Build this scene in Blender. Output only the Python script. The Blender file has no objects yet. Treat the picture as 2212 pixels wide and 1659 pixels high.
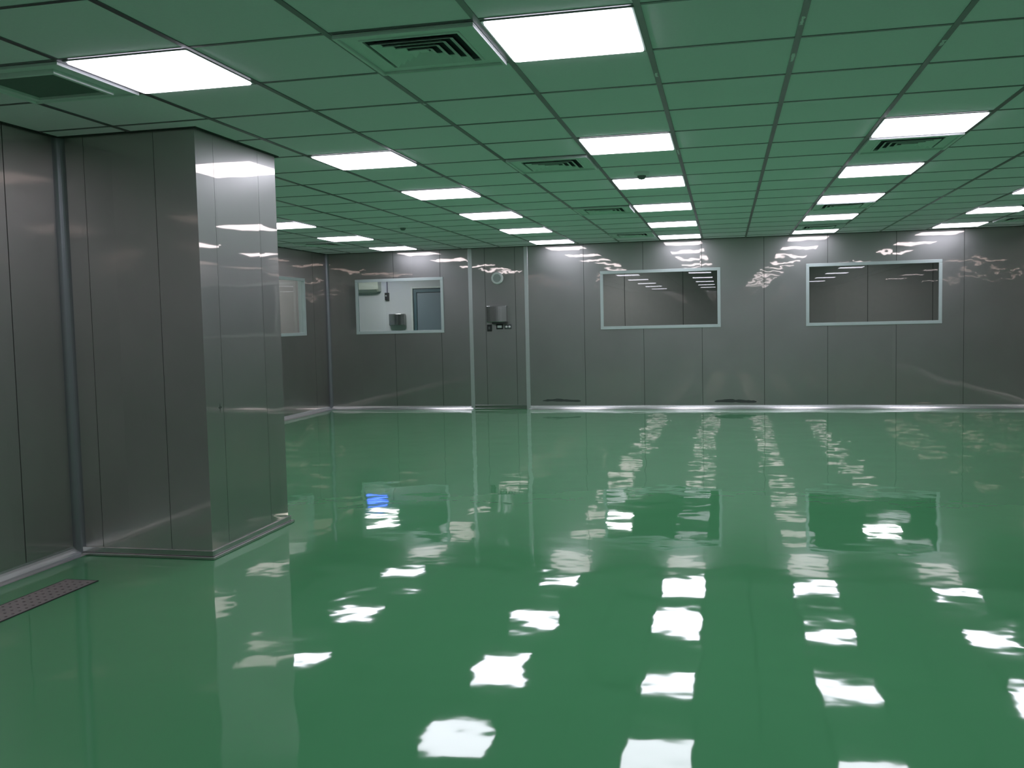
import bpy, bmesh, math, random
from mathutils import Matrix, Vector
R_ = math.radians
C = bpy.context.scene.collection
S = bpy.context.scene

# ------------------------------------------------------------------ camera
EYE = 1.3344                       # eye height above the floor
YAW, PITCH, ROLL = -0.22283, -0.065954, -0.0228075
FPX = 2036.7
cam_d = bpy.data.cameras.new('camera'); cam = bpy.data.objects.new('camera', cam_d); C.objects.link(cam)
fw = Vector((math.sin(YAW)*math.cos(PITCH), math.cos(YAW)*math.cos(PITCH), math.sin(PITCH)))
rt = Vector((math.cos(YAW), -math.sin(YAW), 0)); up = rt.cross(fw)
X = rt*math.cos(ROLL) + up*math.sin(ROLL); Y = -rt*math.sin(ROLL) + up*math.cos(ROLL); Z = -fw
M = Matrix((X, Y, Z)).transposed().to_4x4(); M.translation = Vector((0, 0, EYE))
cam.matrix_world = M
cam_d.sensor_fit = 'HORIZONTAL'; cam_d.sensor_width = 36.0; cam_d.lens = 36.0*FPX/2212
cam_d.clip_start = 0.05; cam_d.clip_end = 100
S.camera = cam

# ------------------------------------------------------------------ world and exposure
W = bpy.data.worlds.new('world'); S.world = W; W.use_nodes = True
W.node_tree.nodes['Background'].inputs[0].default_value = (0, 0, 0, 1)
W.node_tree.nodes['Background'].inputs[1].default_value = 0
S.view_settings.view_transform = 'Standard'; S.view_settings.look = 'None'
S.view_settings.exposure = 0.0; S.view_settings.gamma = 1.0
S.view_settings.use_curve_mapping = False
PANEL_POWER = 8.0                  # radiance of the ceiling panels
PANEL_TINT = (1.0, 0.965, 1.10)

# ------------------------------------------------------------------ measures of the place
H = EYE + 1.1316                   # ceiling height
YB = 14.008                        # back wall
XL, XF, XR = -3.789, -6.15, 4.25   # near left wall, far left wall, right wall
PX, PY1, PY2 = -2.903, 4.867, 5.838   # pillar side face, front face, rear face
YR = -11.0                         # wall behind the camera
GX, GY, T = -0.8995, 3.4958, 0.6   # ceiling grid origin and tile

# ------------------------------------------------------------------ materials
def mat(name):
    m = bpy.data.materials.new(name); m.use_nodes = True
    nt = m.node_tree; return m, nt, nt.nodes['Principled BSDF']
def setp(b, **k):
    for n, v in k.items():
        n = n.replace('_', ' ')
        b.inputs[n].default_value = v if not isinstance(v, tuple) else (*v, 1)[:4]
def simple(name, col, rough=0.5, metal=0.0, coat=0.0, var=0.06, scale=12, bump=0.0):
    m, nt, b = mat(name)
    tc = nt.nodes.new('ShaderNodeTexCoord'); n = nt.nodes.new('ShaderNodeTexNoise')
    n.inputs['Scale'].default_value = scale; n.inputs['Detail'].default_value = 4
    nt.links.new(tc.outputs['Object'], n.inputs['Vector'])
    r = nt.nodes.new('ShaderNodeMix'); r.data_type = 'RGBA'
    r.inputs[6].default_value = (*[c*(1-var) for c in col], 1); r.inputs[7].default_value = (*[min(1, c*(1+var)) for c in col], 1)
    nt.links.new(n.outputs['Fac'], r.inputs[0]); nt.links.new(r.outputs[2], b.inputs['Base Color'])
    setp(b, Roughness=rough, Metallic=metal, Coat_Weight=coat, Coat_Roughness=0.03)
    if bump:
        bp = nt.nodes.new('ShaderNodeBump'); bp.inputs['Distance'].default_value = bump
        nt.links.new(n.outputs['Fac'], bp.inputs['Height']); nt.links.new(bp.outputs['Normal'], b.inputs['Normal'])
    return m
def math_node(nt, op, a=None, b=None, c=None):
    n = nt.nodes.new('ShaderNodeMath'); n.operation = op
    for i, v in enumerate((a, b, c)):
        if v is None: continue
        if isinstance(v, (int, float)): n.inputs[i].default_value = v
        else: nt.links.new(v, n.inputs[i])
    return n.outputs[0]

def steel_sheet(name, period=0.874, phase=0.32, amp=1.0, fine=0.10, sc=2.2, base=(0.35, 0.352, 0.35), rough=0.41, mirror=0.12, film=0.025):
    """clad steel sheet: a soft metallic lobe and a sharp clear film, each sheet buckled a little its own way"""
    m, nt, b = mat(name)
    L = nt.links.new
    tc = nt.nodes.new('ShaderNodeTexCoord'); sp = nt.nodes.new('ShaderNodeSeparateXYZ'); L(tc.outputs['Object'], sp.inputs[0])
    s = math_node(nt, 'ADD', sp.outputs[0], sp.outputs[1])
    idx = math_node(nt, 'FLOOR', math_node(nt, 'DIVIDE', math_node(nt, 'ADD', s, phase), period))
    off = math_node(nt, 'MULTIPLY', idx, 5.37)
    cb = nt.nodes.new('ShaderNodeCombineXYZ')
    L(math_node(nt, 'ADD', sp.outputs[0], off), cb.inputs[0]); L(math_node(nt, 'ADD', sp.outputs[1], off), cb.inputs[1]); L(sp.outputs[2], cb.inputs[2])
    n1 = nt.nodes.new('ShaderNodeTexNoise'); n1.inputs['Scale'].default_value = sc; n1.inputs['Detail'].default_value = 1.5; n1.inputs['Roughness'].default_value = 0.45
    n2 = nt.nodes.new('ShaderNodeTexNoise'); n2.inputs['Scale'].default_value = 9.0; n2.inputs['Detail'].default_value = 1.0
    L(cb.outputs[0], n1.inputs['Vector']); L(cb.outputs[0], n2.inputs['Vector'])
    h = math_node(nt, 'ADD', math_node(nt, 'MULTIPLY', n1.outputs['Fac'], 1.0), math_node(nt, 'MULTIPLY', n2.outputs['Fac'], fine))
    bp = nt.nodes.new('ShaderNodeBump'); bp.inputs['Distance'].default_value = 0.0034*amp; bp.inputs['Strength'].default_value = 1
    L(h, bp.inputs['Height'])
    # faint smudges of dirt on the film
    n3 = nt.nodes.new('ShaderNodeTexNoise'); n3.inputs['Scale'].default_value = 1.6; n3.inputs['Detail'].default_value = 6; L(cb.outputs[0], n3.inputs['Vector'])
    mx = nt.nodes.new('ShaderNodeMix'); mx.data_type = 'RGBA'
    mx.inputs[6].default_value = (*[c*0.86 for c in base], 1); mx.inputs[7].default_value = (*[c*1.1 for c in base], 1)
    L(n3.outputs['Fac'], mx.inputs[0]); L(mx.outputs[2], b.inputs['Base Color'])
    setp(b, Metallic=1.0, Roughness=rough)
    L(bp.outputs['Normal'], b.inputs['Normal'])
    gl = nt.nodes.new('ShaderNodeBsdfGlossy'); gl.inputs['Roughness'].default_value = film; gl.inputs['Color'].default_value = (1.0, 0.87, 0.77, 1)
    L(bp.outputs['Normal'], gl.inputs['Normal'])
    fr = nt.nodes.new('ShaderNodeFresnel'); fr.inputs['IOR'].default_value = 1.5; L(bp.outputs['Normal'], fr.inputs['Normal'])
    fac = math_node(nt, 'ADD', math_node(nt, 'MULTIPLY', fr.outputs[0], 0.8), mirror-0.03)
    ms = nt.nodes.new('ShaderNodeMixShader'); L(fac, ms.inputs[0]); L(b.outputs[0], ms.inputs[1]); L(gl.outputs[0], ms.inputs[2])
    L(ms.outputs[0], nt.nodes['Material Output'].inputs['Surface'])
    return m

def epoxy():
    m, nt, b = mat('green_epoxy'); L = nt.links.new
    tc = nt.nodes.new('ShaderNodeTexCoord')
    n1 = nt.nodes.new('ShaderNodeTexNoise'); n1.inputs['Scale'].default_value = 2.1; n1.inputs['Detail'].default_value = 2.8; n1.inputs['Roughness'].default_value = 0.37
    n2 = nt.nodes.new('ShaderNodeTexNoise'); n2.inputs['Scale'].default_value = 28; n2.inputs['Detail'].default_value = 2
    L(tc.outputs['Object'], n1.inputs['Vector']); L(tc.outputs['Object'], n2.inputs['Vector'])
    h = math_node(nt, 'ADD', n1.outputs['Fac'], math_node(nt, 'MULTIPLY', n2.outputs['Fac'], 0.0015))
    bp = nt.nodes.new('ShaderNodeBump'); bp.inputs['Distance'].default_value = 0.0047; L(h, bp.inputs['Height'])
    n3 = nt.nodes.new('ShaderNodeTexNoise'); n3.inputs['Scale'].default_value = 0.5; n3.inputs['Detail'].default_value = 5; L(tc.outputs['Object'], n3.inputs['Vector'])
    mx = nt.nodes.new('ShaderNodeMix'); mx.data_type = 'RGBA'
    mx.inputs[6].default_value = (0.082, 0.30, 0.135, 1); mx.inputs[7].default_value = (0.092, 0.33, 0.150, 1)
    L(n3.outputs['Fac'], mx.inputs[0]); L(mx.outputs[2], b.inputs['Base Color'])
    setp(b, Roughness=0.035, IOR=1.40); L(bp.outputs['Normal'], b.inputs['Normal'])
    return m

def glass():
    m, nt, b = mat('clear_glass'); nt.nodes.remove(b); L = nt.links.new
    t = nt.nodes.new('ShaderNodeBsdfTransparent'); t.inputs[0].default_value = (0.92, 0.95, 0.94, 1)
    g = nt.nodes.new('ShaderNodeBsdfGlossy'); g.inputs['Roughness'].default_value = 0.0
    tc = nt.nodes.new('ShaderNodeTexCoord'); n = nt.nodes.new('ShaderNodeTexNoise'); n.inputs['Scale'].default_value = 1.2; n.inputs['Detail'].default_value = 0
    L(tc.outputs['Object'], n.inputs['Vector'])
    bp = nt.nodes.new('ShaderNodeBump'); bp.inputs['Distance'].default_value = 0.0003; L(n.outputs['Fac'], bp.inputs['Height']); L(bp.outputs['Normal'], g.inputs['Normal'])
    f = nt.nodes.new('ShaderNodeFresnel'); f.inputs['IOR'].default_value = 2.0
    ge = nt.nodes.new('ShaderNodeNewGeometry')      # no total reflection where light leaves the thin pane
    ms = nt.nodes.new('ShaderNodeMixShader'); L(math_node(nt, 'MULTIPLY', f.outputs[0], math_node(nt, 'SUBTRACT', 1.0, ge.outputs['Backfacing'])), ms.inputs[0]); L(t.outputs[0], ms.inputs[1]); L(g.outputs[0], ms.inputs[2])
    L(ms.outputs[0], nt.nodes['Material Output'].inputs['Surface'])
    return m
def emit(name, col, power):
    m, nt, b = mat(name); setp(b, Base_Color=(0.8, 0.8, 0.8), Roughness=0.4, Emission_Color=col, Emission_Strength=power); return m

m_steel = steel_sheet('steel_sheet')
m_steel_p = steel_sheet('steel_sheet_pillar', period=0.5, amp=1.1, fine=0.0, sc=1.5, mirror=0.09)
m_steel_l = steel_sheet('steel_sheet_dull', amp=0.8, fine=0.02, sc=1.6, film=0.06, mirror=0.09, base=(0.50, 0.49, 0.49))
m_grey = simple('grey_room_panel', (0.30, 0.29, 0.29), 0.45, coat=0.3)
PALE_MARKS = ((2, 1.38, 1.60), (1, 1.62, 1.74), (1, 5.05, 5.35), (3, 1.35, 1.50), (2, 0.52, 0.70), (-1, 2.02, 2.08))
m_side = simple('side_room_panel', (0.40, 0.37, 0.36), 0.4, coat=0.4, bump=0.002)
m_floor = epoxy()
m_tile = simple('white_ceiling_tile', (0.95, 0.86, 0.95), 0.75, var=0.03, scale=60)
m_bar = simple('metal_grid_bar', (0.21, 0.20, 0.22), 0.28, metal=1.0, var=0.25, scale=3, bump=0.002)
m_alu = simple('pale_aluminium', (0.62, 0.66, 0.66), 0.34, metal=0.75, var=0.05)
m_frame = simple('window_aluminium', (0.55, 0.62, 0.62), 0.45, metal=0.25, var=0.04)
m_cove = simple('cove_aluminium', (0.72, 0.72, 0.73), 0.26, metal=0.85, var=0.06, scale=6)
m_gap = simple('dark_seam', (0.035, 0.037, 0.036), 0.8)
m_white = simple('white_enamel', (0.72, 0.75, 0.74), 0.35, var=0.04)
m_vent = simple('vent_enamel', (0.84, 0.84, 0.86), 0.4, var=0.04)
m_hole_shade = simple('dark_hole_shade', (0.02, 0.018, 0.03), 0.8)
m_filter = simple('vent_filter', (0.16, 0.19, 0.18), 0.8, var=0.15, scale=200)
m_black = simple('black_plastic', (0.02, 0.022, 0.022), 0.35)
m_inox = simple('brushed_inox', (0.42, 0.43, 0.42), 0.22, metal=1.0, var=0.05, scale=5)
m_plaster = simple('white_plaster', (0.66, 0.68, 0.70), 0.8, var=0.03, scale=3)
m_door = simple('blue_grey_door', (0.23, 0.29, 0.34), 0.45, var=0.04)
m_doorf = simple('blue_grey_door_frame', (0.09, 0.17, 0.20), 0.45, var=0.06)
m_drain = simple('drain_steel', (0.42, 0.36, 0.36), 0.45, metal=0.6, var=0.18, scale=25)
m_dark = simple('dark_panel', (0.10, 0.105, 0.11), 0.5, var=0.1)
m_glass = glass()
m_light = emit('lit_diffuser', PANEL_TINT, PANEL_POWER)
m_ante = emit('lit_diffuser_anteroom', (1.0, 0.985, 1.0), 24.0)
m_corr = emit('lit_diffuser_corridor', (1, 0.98, 1.0), 26.0)
m_blue = emit('blue_tube', (0.05, 0.10, 1.0), 14.0)

# ------------------------------------------------------------------ mesh helpers
def bx(bm, x0, x1, y0, y1, z0, z1):
    v = [bm.verts.new(p) for p in ((x0,y0,z0),(x1,y0,z0),(x1,y1,z0),(x0,y1,z0),(x0,y0,z1),(x1,y0,z1),(x1,y1,z1),(x0,y1,z1))]
    for f in ((0,3,2,1),(4,5,6,7),(0,1,5,4),(1,2,6,5),(2,3,7,6),(3,0,4,7)): bm.faces.new([v[i] for i in f])
def prism(bm, pts, a, b, axis):
    """extrude a 2D outline along x or y (outline is (across, z)) or z (outline is (x, y))"""
    def P(p, t): return {'x': (t, p[0], p[1]), 'y': (p[0], t, p[1]), 'z': (p[0], p[1], t)}[axis]
    A = [bm.verts.new(P(p, a)) for p in pts]; B = [bm.verts.new(P(p, b)) for p in pts]
    n = len(pts)
    for i in range(n): bm.faces.new((A[i], A[(i+1) % n], B[(i+1) % n], B[i]))
    bm.faces.new(A); bm.faces.new(B[::-1])
def lathe(bm, prof, axis='z', n=32, centre=(0, 0, 0)):
    rings = []
    for r, h in prof:
        ring = []
        for i in range(n):
            a = 2*math.pi*i/n; u, v = r*math.cos(a), r*math.sin(a)
            p = (u, v, h) if axis == 'z' else ((u, -h, v) if axis == 'y' else (h, u, v))
            ring.append(bm.verts.new(Vector(p) + Vector(centre)))
        rings.append(ring)
    for a, b in zip(rings, rings[1:]):
        for i in range(n): bm.faces.new((a[i], a[(i+1) % n], b[(i+1) % n], b[i]))
    bm.faces.new(rings[0][::-1]); bm.faces.new(rings[-1])
def obj(name, bm, m, parent=None, bevel=0.0, smooth=False):
    bmesh.ops.recalc_face_normals(bm, faces=bm.faces)
    me = bpy.data.meshes.new(name); bm.to_mesh(me); bm.free(); me.materials.append(m)
    o = bpy.data.objects.new(name, me); C.objects.link(o)
    if parent: o.parent = parent
    if smooth:
        for p in me.polygons: p.use_smooth = True
    if bevel:
        b = o.modifiers.new('bevel', 'BEVEL'); b.width = bevel; b.segments = 2; b.limit_method = 'ANGLE'; b.angle_limit = R_(40)
    return o
def struct(name, bm, m, parent=None, **k):
    o = obj(name, bm, m, parent, **k)
    if not parent: o['kind'] = 'structure'
    return o
def tag(o, label, cat, group=None):
    o['label'] = label; o['category'] = cat
    if group: o['group'] = group
    return o
def thing(name, label, cat, loc, group=None, rotz=0):
    o = bpy.data.objects.new(name, None); C.objects.link(o); o.location = loc; o.rotation_euler = (0, 0, rotz)
    o.empty_display_size = 0.1
    return tag(o, label, cat, group)
def dup(root, loc, label, group=None):
    r = root.copy(); C.objects.link(r); r.location = loc; r['label'] = label
    if group: r['group'] = group
    elif 'group' in r: del r['group']
    for ch in list(root.children):
        c = ch.copy(); C.objects.link(c); c.parent = r
        for g in list(ch.children):
            d = g.copy(); C.objects.link(d); d.parent = c
    return r

# ------------------------------------------------------------------ floor and ceiling
bm = bmesh.new(); bx(bm, -11, XR+0.15, YR-0.15, 23.0, -0.12, 0.0)
struct('floor', bm, m_floor)

bm = bmesh.new(); bx(bm, XF-0.1, XR+0.1, YR-0.1, YB+0.1, H, H+0.08)
ceiling = struct('ceiling', bm, m_tile)
bm = bmesh.new()
BW = 0.0125
c = math.ceil((XF-GX)/T)
while GX+c*T < XR:
    x = GX+c*T; bx(bm, x-BW, x+BW, YR, YB, H-0.004, H); c += 1
j = math.ceil((YR-GY)/T)
while GY+j*T < YB:
    y = GY+j*T; bx(bm, XF, XR, y-0.009, y+0.009, H-0.003, H); j += 1
grid = obj('ceiling_grid', bm, m_bar, ceiling)
bm = bmesh.new()                    # wall angle closing the ceiling along the walls and round the pillar
a = 0.022
bx(bm, XF, XR, YB-a, YB, H-0.006, H); bx(bm, XR-a, XR, YR, YB-a, H-0.006, H); bx(bm, XF, XF+a, PY2+a, YB-a, H-0.006, H)
bx(bm, XL, XL+a, YR, PY1-a, H-0.006, H); bx(bm, XL, PX+a, PY1-a, PY1, H-0.006, H); bx(bm, PX, PX+a, PY1, PY2+a, H-0.006, H); bx(bm, XF, PX, PY2, PY2+a, H-0.006, H)
obj('wall_angle', bm, m_gap, ceiling)

# ------------------------------------------------------------------ walls of steel sheets
def wall(name, along, face, sign, a0, a1, seams, holes=(), z1=H, mt=None, thick=0.10, sheet=0.004, gap=0.003):
    """along 'x' or 'y'; face = coordinate of the visible face; sign = direction of the room from the wall"""
    mt = mt or m_steel
    def put(bm, s0, s1, z0, zt, d0, d1):
        p, q = sorted((face+sign*d0, face+sign*d1))
        if along == 'x': bx(bm, s0, s1, p, q, z0, zt)
        else: bx(bm, p, q, s0, s1, z0, zt)
    def split(bm, s0, s1, d0, d1):
        cuts = sorted({s0, s1, *[h[0] for h in holes if s0 < h[0] < s1], *[h[1] for h in holes if s0 < h[1] < s1]})
        for p, q in zip(cuts, cuts[1:]):
            mid = (p+q)/2; hs = [h for h in holes if h[0] < mid < h[1]]
            if hs:
                put(bm, p, q, 0, hs[0][2], d0, d1); put(bm, p, q, hs[0][3], z1, d0, d1)
            else: put(bm, p, q, 0, z1, d0, d1)
    bm = bmesh.new()
    e = [a0, *sorted(s for s in seams if a0 < s < a1), a1]
    for i, (p, q) in enumerate(zip(e, e[1:])):
        split(bm, p+(gap if i else 0), q-(gap if i < len(e)-2 else 0), -sheet, 0)
    w = struct(name, bm, mt)
    bm = bmesh.new(); split(bm, a0, a1, -thick, -sheet)
    obj('wall_core', bm, m_gap, w)
    return w
WIN = {1: (-5.668, -4.225, EYE-0.145, EYE+0.712), 2: (-1.798, -0.055, EYE-0.147, EYE+0.716), 3: (1.127, 2.920, EYE-0.158, EYE+0.722)}
WIN4 = (11.45, 13.19, EYE-0.137, EYE+0.719)
back_seams = [-5.03, -4.27, -3.79, -3.56, -3.09, -2.917, -2.043, -1.165, -0.32, 0.553, 1.42, 2.33, 3.20, 4.07]
wall('wall_back', 'x', YB, -1, XF, XR, back_seams, [WIN[1], WIN[2], WIN[3]])
wall('wall_far_left', 'y', XF, 1, PY2-0.3, YB, [6.9, 7.8, 8.7, 9.6, 10.5, 11.4, 12.3, 13.5], [WIN4])
wall('wall_left', 'y', XL, 1, YR, PY1, [4.43-0.9*k for k in range(17)], mt=m_steel_l)
wall('wall_right', 'y', XR, -1, YR, YB, [YB-0.9*k for k in range(1, 28)])
wall('wall_rear', 'x', YR, 1, XL-0.1, XR, [-3+0.9*k for k in range(8)])
# the pillar: three clad faces round one core
bm = bmesh.new()
g = 0.0014
for p, q in ((XL, -3.62), (-3.62, -3.165), (-3.165, PX)): bx(bm, p+(g if p > XL else 0), q-(g if q < PX else 0), PY1, PY1+0.004, 0, H)
for p, q in ((PY1, 5.06), (5.06, 5.60), (5.60, PY2)): bx(bm, PX-0.004, PX, p+(g if p > PY1 else 0.004), q-(g if q < PY2 else 0), 0, H)
for k in range(4): bx(bm, PX-0.81*(k+1)+g, PX-0.81*k-g if k else PX-0.004, PY2-0.004, PY2, 0, H)
pillar = struct('wall_pillar', bm, m_steel_p)
pillar.data.materials.append(m_steel_l)
for f in pillar.data.polygons:
    if f.normal.y < -0.9: f.material_index = 1      # the front sheets are duller than the side sheets
bm = bmesh.new(); bx(bm, XL-0.1, PX-0.004, PY1+0.004, PY2-0.004, 0, H); bx(bm, XF, XL-0.1, PY2-0.3, PY2-0.004, 0, H)
obj('wall_core', bm, m_gap, pillar)

# ------------------------------------------------------------------ windows
def window(name, along, face, sign, box, depth=0.10):
    s0, s1, z0, z1 = box; w = 0.045
    bm = bmesh.new(); bg = bmesh.new()
    def put(b, p0, p1, q0, q1, d0, d1):
        e, f = sorted((face+sign*d0, face+sign*d1))
        if along == 'x': bx(b, p0, p1, e, f, q0, q1)
        else: bx(b, e, f, p0, p1, q0, q1)
    for d0, d1, w2 in ((0.0, 0.014, w), (-depth, -0.0005, 0.016), (-0.045, -0.005, 0.03)):
        put(bm, s0, s1, z0, z0+w2, d0, d1); put(bm, s0, s1, z1-w2, z1, d0, d1)
        put(bm, s0, s0+w2, z0+w2, z1-w2, d0, d1); put(bm, s1-w2, s1, z0+w2, z1-w2, d0, d1)
    fr = struct(name, bm, m_frame, bevel=0.003)
    put(bg, s0+0.012, s1-0.012, z0+0.012, z1-0.012, -0.028, -0.022)
    obj('window_pane', bg, m_glass, fr)
    return fr
window('window_1', 'x', YB, -1, WIN[1]); window('window_2', 'x', YB, -1, WIN[2]); window('window_3', 'x', YB, -1, WIN[3])
window('window_4', 'y', XF, 1, WIN4)

# ------------------------------------------------------------------ skirting coves and vertical profiles
def cove_pts(r, s, n=7):            # concave quarter profile in (distance from wall, height)
    return [(0, 0), (r, 0)] + [(r - r*math.sin(i*math.pi/2/n), s - s*math.cos(i*math.pi/2/n)) for i in range(1, n)] + [(0, s)]
def cove(name, along, face, sign, a0, a1, r=0.05, h=0.055, m=None):
    bm = bmesh.new(); prism(bm, [(face+sign*d, z+0.001) for d, z in cove_pts(r, h)], a0, a1, along)
    return struct(name, bm, m or m_cove)
cove('baseboard_back', 'x', YB, -1, XF, -3.79)
cove('baseboard_back_right', 'x', YB, -1, -2.917, XR)
cove('baseboard_far_left', 'y', XF, 1, PY2, YB)
cove('baseboard_left', 'y', XL, 1, YR, PY1, r=0.055, h=0.06)
cove('baseboard_right', 'y', XR, -1, YR, YB)
bm = bmesh.new()                    # low steel channel round the pillar foot
for (x0, x1, y0, y1) in ((XL+0.03, PX+0.022, PY1-0.022, PY1), (PX, PX+0.022, PY1, PY2+0.05)): bx(bm, x0, x1, y0, y1, 0.001, 0.018)
for (x0, x1, y0, y1) in ((XL+0.03, PX+0.008, PY1-0.008, PY1), (PX, PX+0.008, PY1, PY2+0.03)): bx(bm, x0, x1, y0, y1, 0.018, 0.052)
struct('baseboard_pillar', bm, m_inox, bevel=0.003)
bm = bmesh.new()                    # steel threshold under the bay between the two pale profiles
bx(bm, -3.76, -2.95, YB-0.02, YB, 0.001, 0.018); bx(bm, -3.76, -2.95, YB-0.008, YB, 0.018, 0.065)
struct('baseboard_bay', bm, m_inox, bevel=0.003)
bm = bmesh.new(); bx(bm, -3.822, -3.762, YB-0.012, YB, 0, H-0.006); struct('trim_1', bm, m_alu, bevel=0.004)
bm = bmesh.new(); bx(bm, -2.948, -2.888, YB-0.012, YB, 0, H-0.006); struct('trim_2', bm, m_alu, bevel=0.004)
def corner_cove(name, x, y, sx, sy, r):
    n = 8; pts = [(x, y), (x+sx*r, y)] + [(x+sx*(r-r*math.sin(i*math.pi/2/n)), y+sy*(r-r*math.cos(i*math.pi/2/n))) for i in range(1, n)] + [(x, y+sy*r)]
    bm = bmesh.new(); prism(bm, pts, 0.0, H-0.006, 'z'); struct(name, bm, m_steel_corner)
m_steel_corner = simple('corner_aluminium', (0.24, 0.25, 0.27), 0.4, metal=0.8)
corner_cove('trim_3', XL, PY1, 1, -1, 0.05)
corner_cove('trim_4', XF, YB, 1, -1, 0.05)
corner_cove('trim_5', XF, PY2, 1, 1, 0.05)

# ------------------------------------------------------------------ ceiling light panels
def tile_centre(c, j): return (GX+(c+0.5)*T, GY+(j+0.5)*T, H)
def make_light(loc, label, mdiff=None):
    t = thing('ceiling_light', label, 'ceiling light', loc)
    bm = bmesh.new(); o, i = 0.287, 0.277
    for q in ((-o, o, -o, -i), (-o, o, i, o), (-o, -i, -i, i), (i, o, -i, i)): bx(bm, *q, -0.007, 0)
    obj('light_frame', bm, m_alu, t)
    bm = bmesh.new(); r = 0.014; pts = []
    for cx_, cy_, a0 in ((i-r, i-r, 0), (-i+r, i-r, 90), (-i+r, -i+r, 180), (i-r, -i+r, 270)):
        for k in range(5): a_ = R_(a0+k*22.5); pts.append((cx_+r*math.cos(a_), cy_+r*math.sin(a_)))
    prism(bm, pts, -0.012, -0.001, 'z')
    obj('diffuser', bm, mdiff or m_light, t)
    return t
rows = [(16, 'nearest the back wall'), (13, 'second from the back wall'), (10, 'third from the back wall'),
        (7, 'fourth from the back wall'), (4, 'fifth from the back wall'), (0, 'sixth from the back wall')]
cols = [(-7, 'far left row beyond the pillar', 3), (-3, 'row right beside the pillar', 6), (0, 'middle row', 6), (3, 'row right of the middle', 5), (6, 'far right row', 3)]
LIGHT = None
def add_light(c, j, label, group=None):
    global LIGHT
    if LIGHT is None: LIGHT = make_light(tile_centre(c, j), label); 
    else: dup(LIGHT, tile_centre(c, j), label, group)
for c, cn, n in cols:
    for k, (j, rn) in enumerate(rows[:n]):
        add_light(c, j, 'square lit ceiling panel %s, %s' % (rn, cn))
add_light(3, -1, 'square lit ceiling panel cut by the top right corner of the picture')
hid = 'lit square ceiling panel outside the picture, seen only as a mirrored glare'
for c, js in ((-3, (-5, -10, -15, -20)), (0, (-5, -10, -15, -20)), (3, (-6, -11, -16, -21)), (6, (4, 0, -5, -10, -15)), (-7, (7, 5))):
    for j in js: add_light(c, j, hid, 'ceiling panels outside the picture')

# ------------------------------------------------------------------ ceiling vents
def ring(bm, o, i, z0, z1, zi=None):
    """square ring; its inner lip may sit at another height, which makes a slanted louvre"""
    zi = z0 if zi is None else zi
    P = lambda r, z: [bm.verts.new((sx*r, sy*r, z)) for sx, sy in ((-1,-1),(1,-1),(1,1),(-1,1))]
    a, b, c_, d = P(o, z1), P(o, z0), P(i, zi), P(i, zi+(z1-z0))
    for u, v in ((a, b), (b, c_), (c_, d), (d, a)):
        for k in range(4): bm.faces.new((u[k], u[(k+1) % 4], v[(k+1) % 4], v[k]))
def make_vent(loc, label):
    t = thing('ceiling_vent', label, 'vent', loc)
    bm = bmesh.new(); ring(bm, 0.285, 0.200, -0.008, -0.003); ring(bm, 0.285, 0.270, -0.020, -0.008); ring(bm, 0.207, 0.196, -0.014, -0.003)
    obj('vent_frame', bm, m_vent, t, bevel=0.002)
    bm = bmesh.new(); bx(bm, -0.198, 0.198, -0.198, 0.198, -0.0035, -0.001); obj('duct_shade_plate', bm, m_hole_shade, t)  # near-black plate, no real hole: the duct's shade put into its colour
    for k, r in enumerate((0.172, 0.132, 0.092, 0.052)):
        bm = bmesh.new(); ring(bm, r, r-0.027, -0.022, -0.0195, -0.006); obj('louvre', bm, m_vent, t)
    bm = bmesh.new(); bx(bm, -0.018, 0.018, -0.018, 0.018, -0.012, -0.006); obj('centre_plate', bm, m_vent, t)
    return t
v0 = make_vent(tile_centre(-1, 0), 'large square louvred ceiling vent left of the big middle panel at the top')
dup(v0, tile_centre(-1, 5), 'square louvred ceiling vent second nearest in the line left of the middle row')
dup(v0, tile_centre(-1, 10), 'small far square louvred vent, third in the line left of the middle row')
dup(v0, tile_centre(-1, 15), 'faint farthest louvred vent left of the middle row, close to the back wall')
dup(v0, tile_centre(3, 5), 'square louvred ceiling vent just behind the large lit panel at the upper right')
dup(v0, tile_centre(3, 11), 'thin far louvred vent between two lit panels of the row right of the middle')
dup(v0, tile_centre(3, 15), 'faintest louvred vent touching the farthest lit panel right of the middle')
dup(v0, tile_centre(-8, 14), 'dim far vent beside the lit panels left beyond the pillar')
dup(v0, tile_centre(7, 15), 'vent at the right edge of the picture beside the last lit panel')
t = thing('return_vent', 'flat dark filter vent with pale raised rims at the upper left edge', 'vent', tile_centre(-4, 0))
bm = bmesh.new(); ring(bm, 0.285, 0.272, -0.016, -0.003); ring(bm, 0.272, 0.205, -0.007, -0.003); ring(bm, 0.205, 0.186, -0.026, -0.003); obj('vent_frame', bm, m_vent, t, bevel=0.002)
bm = bmesh.new(); bx(bm, -0.19, 0.19, -0.19, 0.19, -0.012, -0.001); obj('filter_panel', bm, m_filter, t)

# ------------------------------------------------------------------ detectors
def make_detector(loc, label):
    t = thing('smoke_detector', label, 'smoke detector', loc)
    bm = bmesh.new(); lathe(bm, [(0.058, 0), (0.060, -0.014), (0.056, -0.024), (0.036, -0.028)]); obj('detector_base', bm, m_vent, t, smooth=False)
    bm = bmesh.new(); lathe(bm, [(0.034, -0.028), (0.031, -0.042), (0.022, -0.054), (0.010, -0.057)]); obj('sensor_head', bm, m_filter, t)
    return t
def ceil_at(c, j): return (GX+c*T, GY+j*T, H)
d0 = make_detector(ceil_at(0.47, 6.56), 'round smoke detector hanging before a lit panel of the middle row')
dup(d0, ceil_at(6.64, 12.4), 'round smoke detector before the lit panel at the right edge')
dup(d0, ceil_at(-4.5, 11.5), 'small round detector alone on the tiles left of centre')

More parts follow.
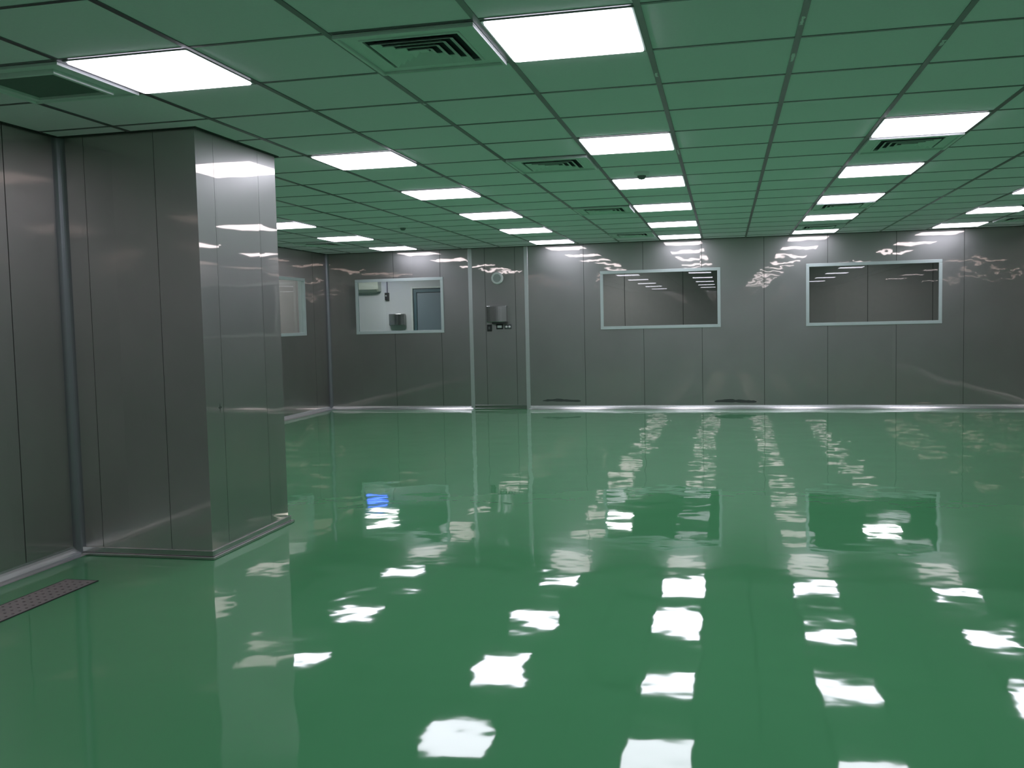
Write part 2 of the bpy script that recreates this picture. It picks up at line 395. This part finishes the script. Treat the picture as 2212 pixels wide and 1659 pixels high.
# ------------------------------------------------------------------ fittings on the back wall bay
t = thing('wall_speaker', 'round pale wall speaker high on the narrow bay between two pale profiles', 'speaker', (-3.366, YB, EYE+0.664))
bm = bmesh.new(); lathe(bm, [(0.093, 0), (0.093, 0.018), (0.084, 0.030), (0.064, 0.032), (0.060, 0.024)], 'y', 40); obj('speaker_rim', bm, m_white, t)
bm = bmesh.new(); lathe(bm, [(0.061, 0.018), (0.060, 0.027), (0.03, 0.030), (0.004, 0.031)], 'y', 32); obj('speaker_grille', bm, simple('grey_grille', (0.33, 0.37, 0.36), 0.6, var=0.3, scale=90), t)

t = thing('towel_dispenser', 'square stainless towel dispenser with bowed front on the narrow bay', 'dispenser', (-3.372, YB, EYE+0.0))
n = 10; pts = [(-0.157, 0)] + [(-0.157+0.314*i/n, -0.085-0.035*math.sin(math.pi*i/n)) for i in range(n+1)] + [(0.157, 0)]
bm = bmesh.new(); prism(bm, pts, 0.0, 0.244, 'z'); obj('dispenser_body', bm, m_inox, t, bevel=0.006)
bm = bmesh.new(); bx(bm, -0.07, 0.155, -0.10, -0.01, -0.028, -0.0005); obj('towel_slot', bm, m_black, t)
t = thing('wall_switch', 'black upright switch below the left corner of the stainless dispenser', 'switch', (-3.505, YB, EYE-0.088))
bm = bmesh.new(); bx(bm, -0.037, 0.037, -0.018, 0, -0.052, 0.052); obj('switch_plate', bm, m_black, t, bevel=0.004)
bm = bmesh.new(); bx(bm, -0.014, 0.014, -0.026, -0.018, -0.022, 0.022); obj('switch_rocker', bm, m_dark, t, bevel=0.002)
t = thing('wall_socket', 'black framed socket with grey centre below the stainless dispenser', 'socket', (-3.345, YB, EYE-0.070))
bm = bmesh.new(); bx(bm, -0.052, 0.052, -0.014, 0, -0.040, 0.040); obj('socket_frame', bm, m_black, t, bevel=0.004)
bm = bmesh.new(); bx(bm, -0.034, 0.034, -0.018, -0.014, -0.018, 0.018); obj('socket_insert', bm, m_vent, t, bevel=0.002)
t = thing('control_plate', 'dark plate with two pale knobs below the right of the stainless dispenser', 'control', (-3.215, YB, EYE-0.075))
bm = bmesh.new(); bx(bm, -0.055, 0.055, -0.012, 0, -0.036, 0.036); obj('backplate', bm, m_dark, t, bevel=0.004)
for k in (-0.022, 0.026):
    bm = bmesh.new(); lathe(bm, [(0.017, 0.012), (0.016, 0.030), (0.010, 0.034)], 'y', 20, (k, 0, 0)); obj('knob', bm, m_white, t)

# ------------------------------------------------------------------ floor drain
t = thing('floor_drain', 'long perforated steel drain cover in the green floor by the left wall', 'floor drain', (-3.378, 3.0, 0.0))
bm = bmesh.new(); L_ = 1.352; w = 0.1
for q in ((-w, -w+0.006, -L_, L_), (w-0.006, w, -L_, L_), (-w+0.006, w-0.006, -L_, -L_+0.006), (-w+0.006, w-0.006, L_-0.006, L_)): bx(bm, *q, -0.01, 0.004)
obj('drain_frame', bm, m_gap, t)
bm = bmesh.new()                    # cover plate with rows of real round holes
pitch = 0.045; nx = 4; ny = int((2*L_-0.02)/pitch); x0 = -nx*pitch/2; y0 = -ny*pitch/2
bx(bm, -w+0.007, x0, -L_+0.007, L_-0.007, 0.0015, 0.004); bx(bm, -x0, w-0.007, -L_+0.007, L_-0.007, 0.0015, 0.004)
bx(bm, x0, -x0, -L_+0.007, y0, 0.0015, 0.004); bx(bm, x0, -x0, -y0, L_-0.007, 0.0015, 0.004)
for i in range(nx):
    for j in range(ny):
        cx_, cy_ = x0+(i+0.5)*pitch, y0+(j+0.5)*pitch; hh = pitch/2; N = 12
        sq, ci = [], []
        for k in range(N):
            a_ = 2*math.pi*k/N+math.pi/4; cs, sn = math.cos(a_), math.sin(a_); s_ = hh/max(abs(cs), abs(sn))
            sq.append(bm.verts.new((cx_+cs*s_, cy_+sn*s_, 0.004))); ci.append(bm.verts.new((cx_+cs*0.008, cy_+sn*0.008, 0.004)))
        lo = [bm.verts.new((v.co.x, v.co.y, 0.0008)) for v in ci]
        for k in range(N):
            q_ = (k+1) % N; bm.faces.new((sq[k], sq[q_], ci[q_], ci[k])); bm.faces.new((ci[k], ci[q_], lo[q_], lo[k]))
obj('drain_cover', bm, m_drain, t)
bm = bmesh.new(); bx(bm, -w+0.006, w-0.006, -L_+0.006, L_-0.006, 0.0002, 0.0006); obj('channel_shade_plate', bm, m_hole_shade, t)  # near-black sheet on the floor paints the shade below the holes

# ------------------------------------------------------------------ anteroom behind window 1
AY, AX0, AX1 = 19.0, -8.7, -4.0
bm = bmesh.new(); dx0, dx1, dz = -6.40, -5.66, EYE+0.74
bx(bm, AX0, dx0, AY, AY+0.1, 0, H+0.1); bx(bm, dx1, AX1, AY, AY+0.1, 0, H+0.1); bx(bm, dx0, dx1, AY, AY+0.1, dz, H+0.1)
struct('wall_anteroom_back', bm, m_plaster)
bm = bmesh.new(); bx(bm, AX0-0.1, AX0, YB+0.11, AY, 0, H+0.1); struct('wall_anteroom_left', bm, m_plaster)
bm = bmesh.new(); bx(bm, AX1, AX1+0.1, YB+0.11, AY+0.1, 0, H+0.1); struct('wall_anteroom_right', bm, m_plaster)
bm = bmesh.new(); bx(bm, AX0, XF-0.1, YB+0.01, YB+0.11, 0, H+0.1); struct('wall_anteroom_front', bm, m_plaster)
bm = bmesh.new(); bx(bm, AX0-0.1, AX1+0.1, YB+0.10, AY+0.1, H+0.1, H+0.2); struct('ceiling_anteroom', bm, m_plaster)
bm = bmesh.new(); f_ = 0.04
for q in ((dx0-f_, dx0, 0, dz+f_), (dx1, dx1+f_, 0, dz+f_), (dx0, dx1, dz, dz+f_)): bx(bm, q[0], q[1], AY-0.03, AY, q[2], q[3])
door = struct('door_1', bm, m_white, bevel=0.004)
bm = bmesh.new(); bx(bm, dx0+0.008, dx0+0.07, AY+0.01, AY+0.05, 0.01, dz-0.008); bx(bm, dx1-0.07, dx1-0.008, AY+0.01, AY+0.05, 0.01, dz-0.008); bx(bm, dx0+0.07, dx1-0.07, AY+0.01, AY+0.05, dz-0.08, dz-0.008); obj('door_stile', bm, m_doorf, door)
bm = bmesh.new(); bx(bm, dx0+0.08, dx1-0.08, AY+0.02, AY+0.055, 0.01, dz-0.09); obj('door_leaf', bm, m_door, door, bevel=0.003)
bm = bmesh.new(); bx(bm, dx0+0.02, dx0+0.05, AY-0.025, AY+0.01, 1.10, 1.22); obj('door_handle', bm, simple('teal_handle', (0.03, 0.22, 0.28), 0.4), door, bevel=0.003)

t = thing('air_conditioner', 'pale split air conditioner high on the anteroom wall behind the left window', 'air conditioner', (-7.50, AY, EYE+0.70))
pts = [(0, 0.0), (-0.12, 0.0), (-0.19, 0.05), (-0.205, 0.20), (-0.18, 0.27), (0, 0.28)]
bm = bmesh.new(); prism(bm, pts, -0.40, 0.40, 'x'); obj('conditioner_body', bm, simple('aged_white_plastic', (0.66, 0.70, 0.60), 0.45), t, bevel=0.008)
bm = bmesh.new(); prism(bm, [(-0.125, -0.012), (-0.20, 0.045), (-0.206, 0.040), (-0.13, -0.020)], -0.36, 0.36, 'x'); obj('air_vane', bm, simple('air_vane_plastic', (0.30, 0.38, 0.32), 0.5), t)
t = thing('wall_isolator', 'dark switch box on a grey conduit beside the air conditioner', 'switch', (-6.965, AY, EYE+0.52))
bm = bmesh.new(); bx(bm, -0.042, 0.042, -0.07, 0, 0, 0.15); obj('switch_box', bm, m_black, t, bevel=0.006)
bm = bmesh.new(); lathe(bm, [(0.016, 0.07), (0.013, 0.095)], 'y', 16, (-0.006, 0, 0.085)); obj('switch_knob', bm, m_white, t)
bm = bmesh.new(); bx(bm, -0.012, 0.012, -0.03, 0, 0.15, H+0.1-(EYE+0.52)); obj('conduit', bm, simple('grey_conduit', (0.22, 0.22, 0.27), 0.5), t, bevel=0.005)
t = thing('paper_dispenser', 'dark steel paper dispenser on the white anteroom wall left of the blue door', 'dispenser', (-6.745, AY, EYE-0.02))
n = 10; pts = [(-0.17, 0)] + [(-0.17+0.34*i/n, -0.10-0.04*math.sin(math.pi*i/n)) for i in range(n+1)] + [(0.17, 0)]
bm = bmesh.new(); prism(bm, pts, 0.0, 0.24, 'z'); obj('dispenser_body', bm, m_inox, t, bevel=0.006)
bm = bmesh.new(); bx(bm, 0.055, 0.065, -0.1385, -0.02, 0.01, 0.23); obj('dispenser_seam', bm, m_black, t)
t = thing('insect_lamp', 'lamp with blue glowing tubes above the air conditioner in the anteroom', 'lamp', (-7.30, AY, H-0.06))
bm = bmesh.new(); bx(bm, -0.26, 0.26, -0.10, 0, -0.01, 0.12); obj('lamp_housing', bm, m_white, t, bevel=0.005)
for z_ in (0.025, 0.085):
    bm = bmesh.new(); bx(bm, -0.23, 0.23, -0.125, -0.101, z_-0.014, z_+0.014); obj('blue_tube', bm, m_blue, t, bevel=0.01)
al = make_light((-6.75, 17.7, H+0.099), 'lit ceiling panel of the anteroom, glaring in the floor below the left window', m_ante)

# ------------------------------------------------------------------ dim rooms behind windows 2, 3 and 4
wall('wall_corridor_back', 'x', 19.0, -1, AX1+0.1, XR+0.1, [-3.1+1.15*k for k in range(7)], mt=m_grey, gap=0.006)
bm = bmesh.new(); bx(bm, XR+0.0, XR+0.1, YB+0.11, 19.0, 0, H); struct('wall_corridor_right', bm, m_dark)
bm = bmesh.new(); bx(bm, AX1+0.1, XR+0.1, YB+0.1, 19.1, H, H+0.08); struct('ceiling_corridor', bm, m_dark)
bm = bmesh.new(); bx(bm, -9.6, -9.5, 8.0, 13.9, 0, H); struct('wall_side_room_left', bm, m_side)
bm = bmesh.new(); bx(bm, -9.6, XF-0.1, 13.8, 13.9, 0, H); struct('wall_side_room_back', bm, m_side)
bm = bmesh.new(); bx(bm, -9.6, XF-0.1, 7.9, 8.0, 0, H); struct('wall_side_room_front', bm, m_side)
bm = bmesh.new(); bx(bm, -9.6, XF-0.1, 7.9, 13.9, H, H+0.08); struct('ceiling_side_room', bm, m_tile)
make_light((-7.3, 12.75, H), 'lit ceiling panel in the side room behind the window past the pillar', m_ante)
# ------------------------------------------------------------------ dark and pale marks
def blot(pts, name, m, parent): 
    bm = bmesh.new(); bm.faces.new([bm.verts.new(p) for p in pts]); o = obj(name, bm, m, parent); return o
m_dark_mark = simple('dark_mark_grey', (0.07, 0.08, 0.077), 0.5, metal=0.3); m_pale_mark = simple('pale_mark_white', (0.75, 0.75, 0.78), 0.3)
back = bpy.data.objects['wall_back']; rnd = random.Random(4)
for xa, xb, zc, hh in ((-2.70, -2.12, 0.125, 0.030), (-0.15, 0.44, 0.105, 0.034)):  # ragged dark patches low on the back wall
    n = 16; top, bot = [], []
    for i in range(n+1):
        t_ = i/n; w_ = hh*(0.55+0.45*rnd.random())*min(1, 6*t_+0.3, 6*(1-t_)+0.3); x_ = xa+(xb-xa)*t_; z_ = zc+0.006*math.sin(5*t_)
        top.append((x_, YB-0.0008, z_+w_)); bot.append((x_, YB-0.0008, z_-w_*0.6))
    blot(top+bot[::-1], 'dark_mark', m_dark_mark, back)
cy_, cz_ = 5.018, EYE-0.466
blot([(PX+0.0008, cy_-0.022, cz_), (PX+0.0008, cy_-0.004, cz_-0.008), (PX+0.0008, cy_, cz_-0.034), (PX+0.0008, cy_+0.005, cz_-0.006), (PX+0.0008, cy_+0.022, cz_+0.002), (PX+0.0008, cy_+0.004, cz_+0.008), (PX+0.0008, cy_-0.002, cz_+0.03), (PX+0.0008, cy_-0.006, cz_+0.007)], 'dark_mark', m_dark_mark, pillar)
for c_, j0_, j1_ in PALE_MARKS:  # narrow white patches on the underside of the grid bars
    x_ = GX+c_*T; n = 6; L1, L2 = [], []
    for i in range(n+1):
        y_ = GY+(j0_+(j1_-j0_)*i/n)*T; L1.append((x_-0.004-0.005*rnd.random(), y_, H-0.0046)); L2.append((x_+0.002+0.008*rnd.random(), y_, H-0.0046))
    blot(L1+L2[::-1], 'pale_mark', m_pale_mark, ceiling)
cl = make_light((-2.02, 17.7, H), 'lit panel of the dim room behind the middle window, seen mirrored in the floor', m_corr)
dup(cl, (2.66, 17.3, H), 'lit panel of the dim room behind the right window, seen mirrored in the floor')
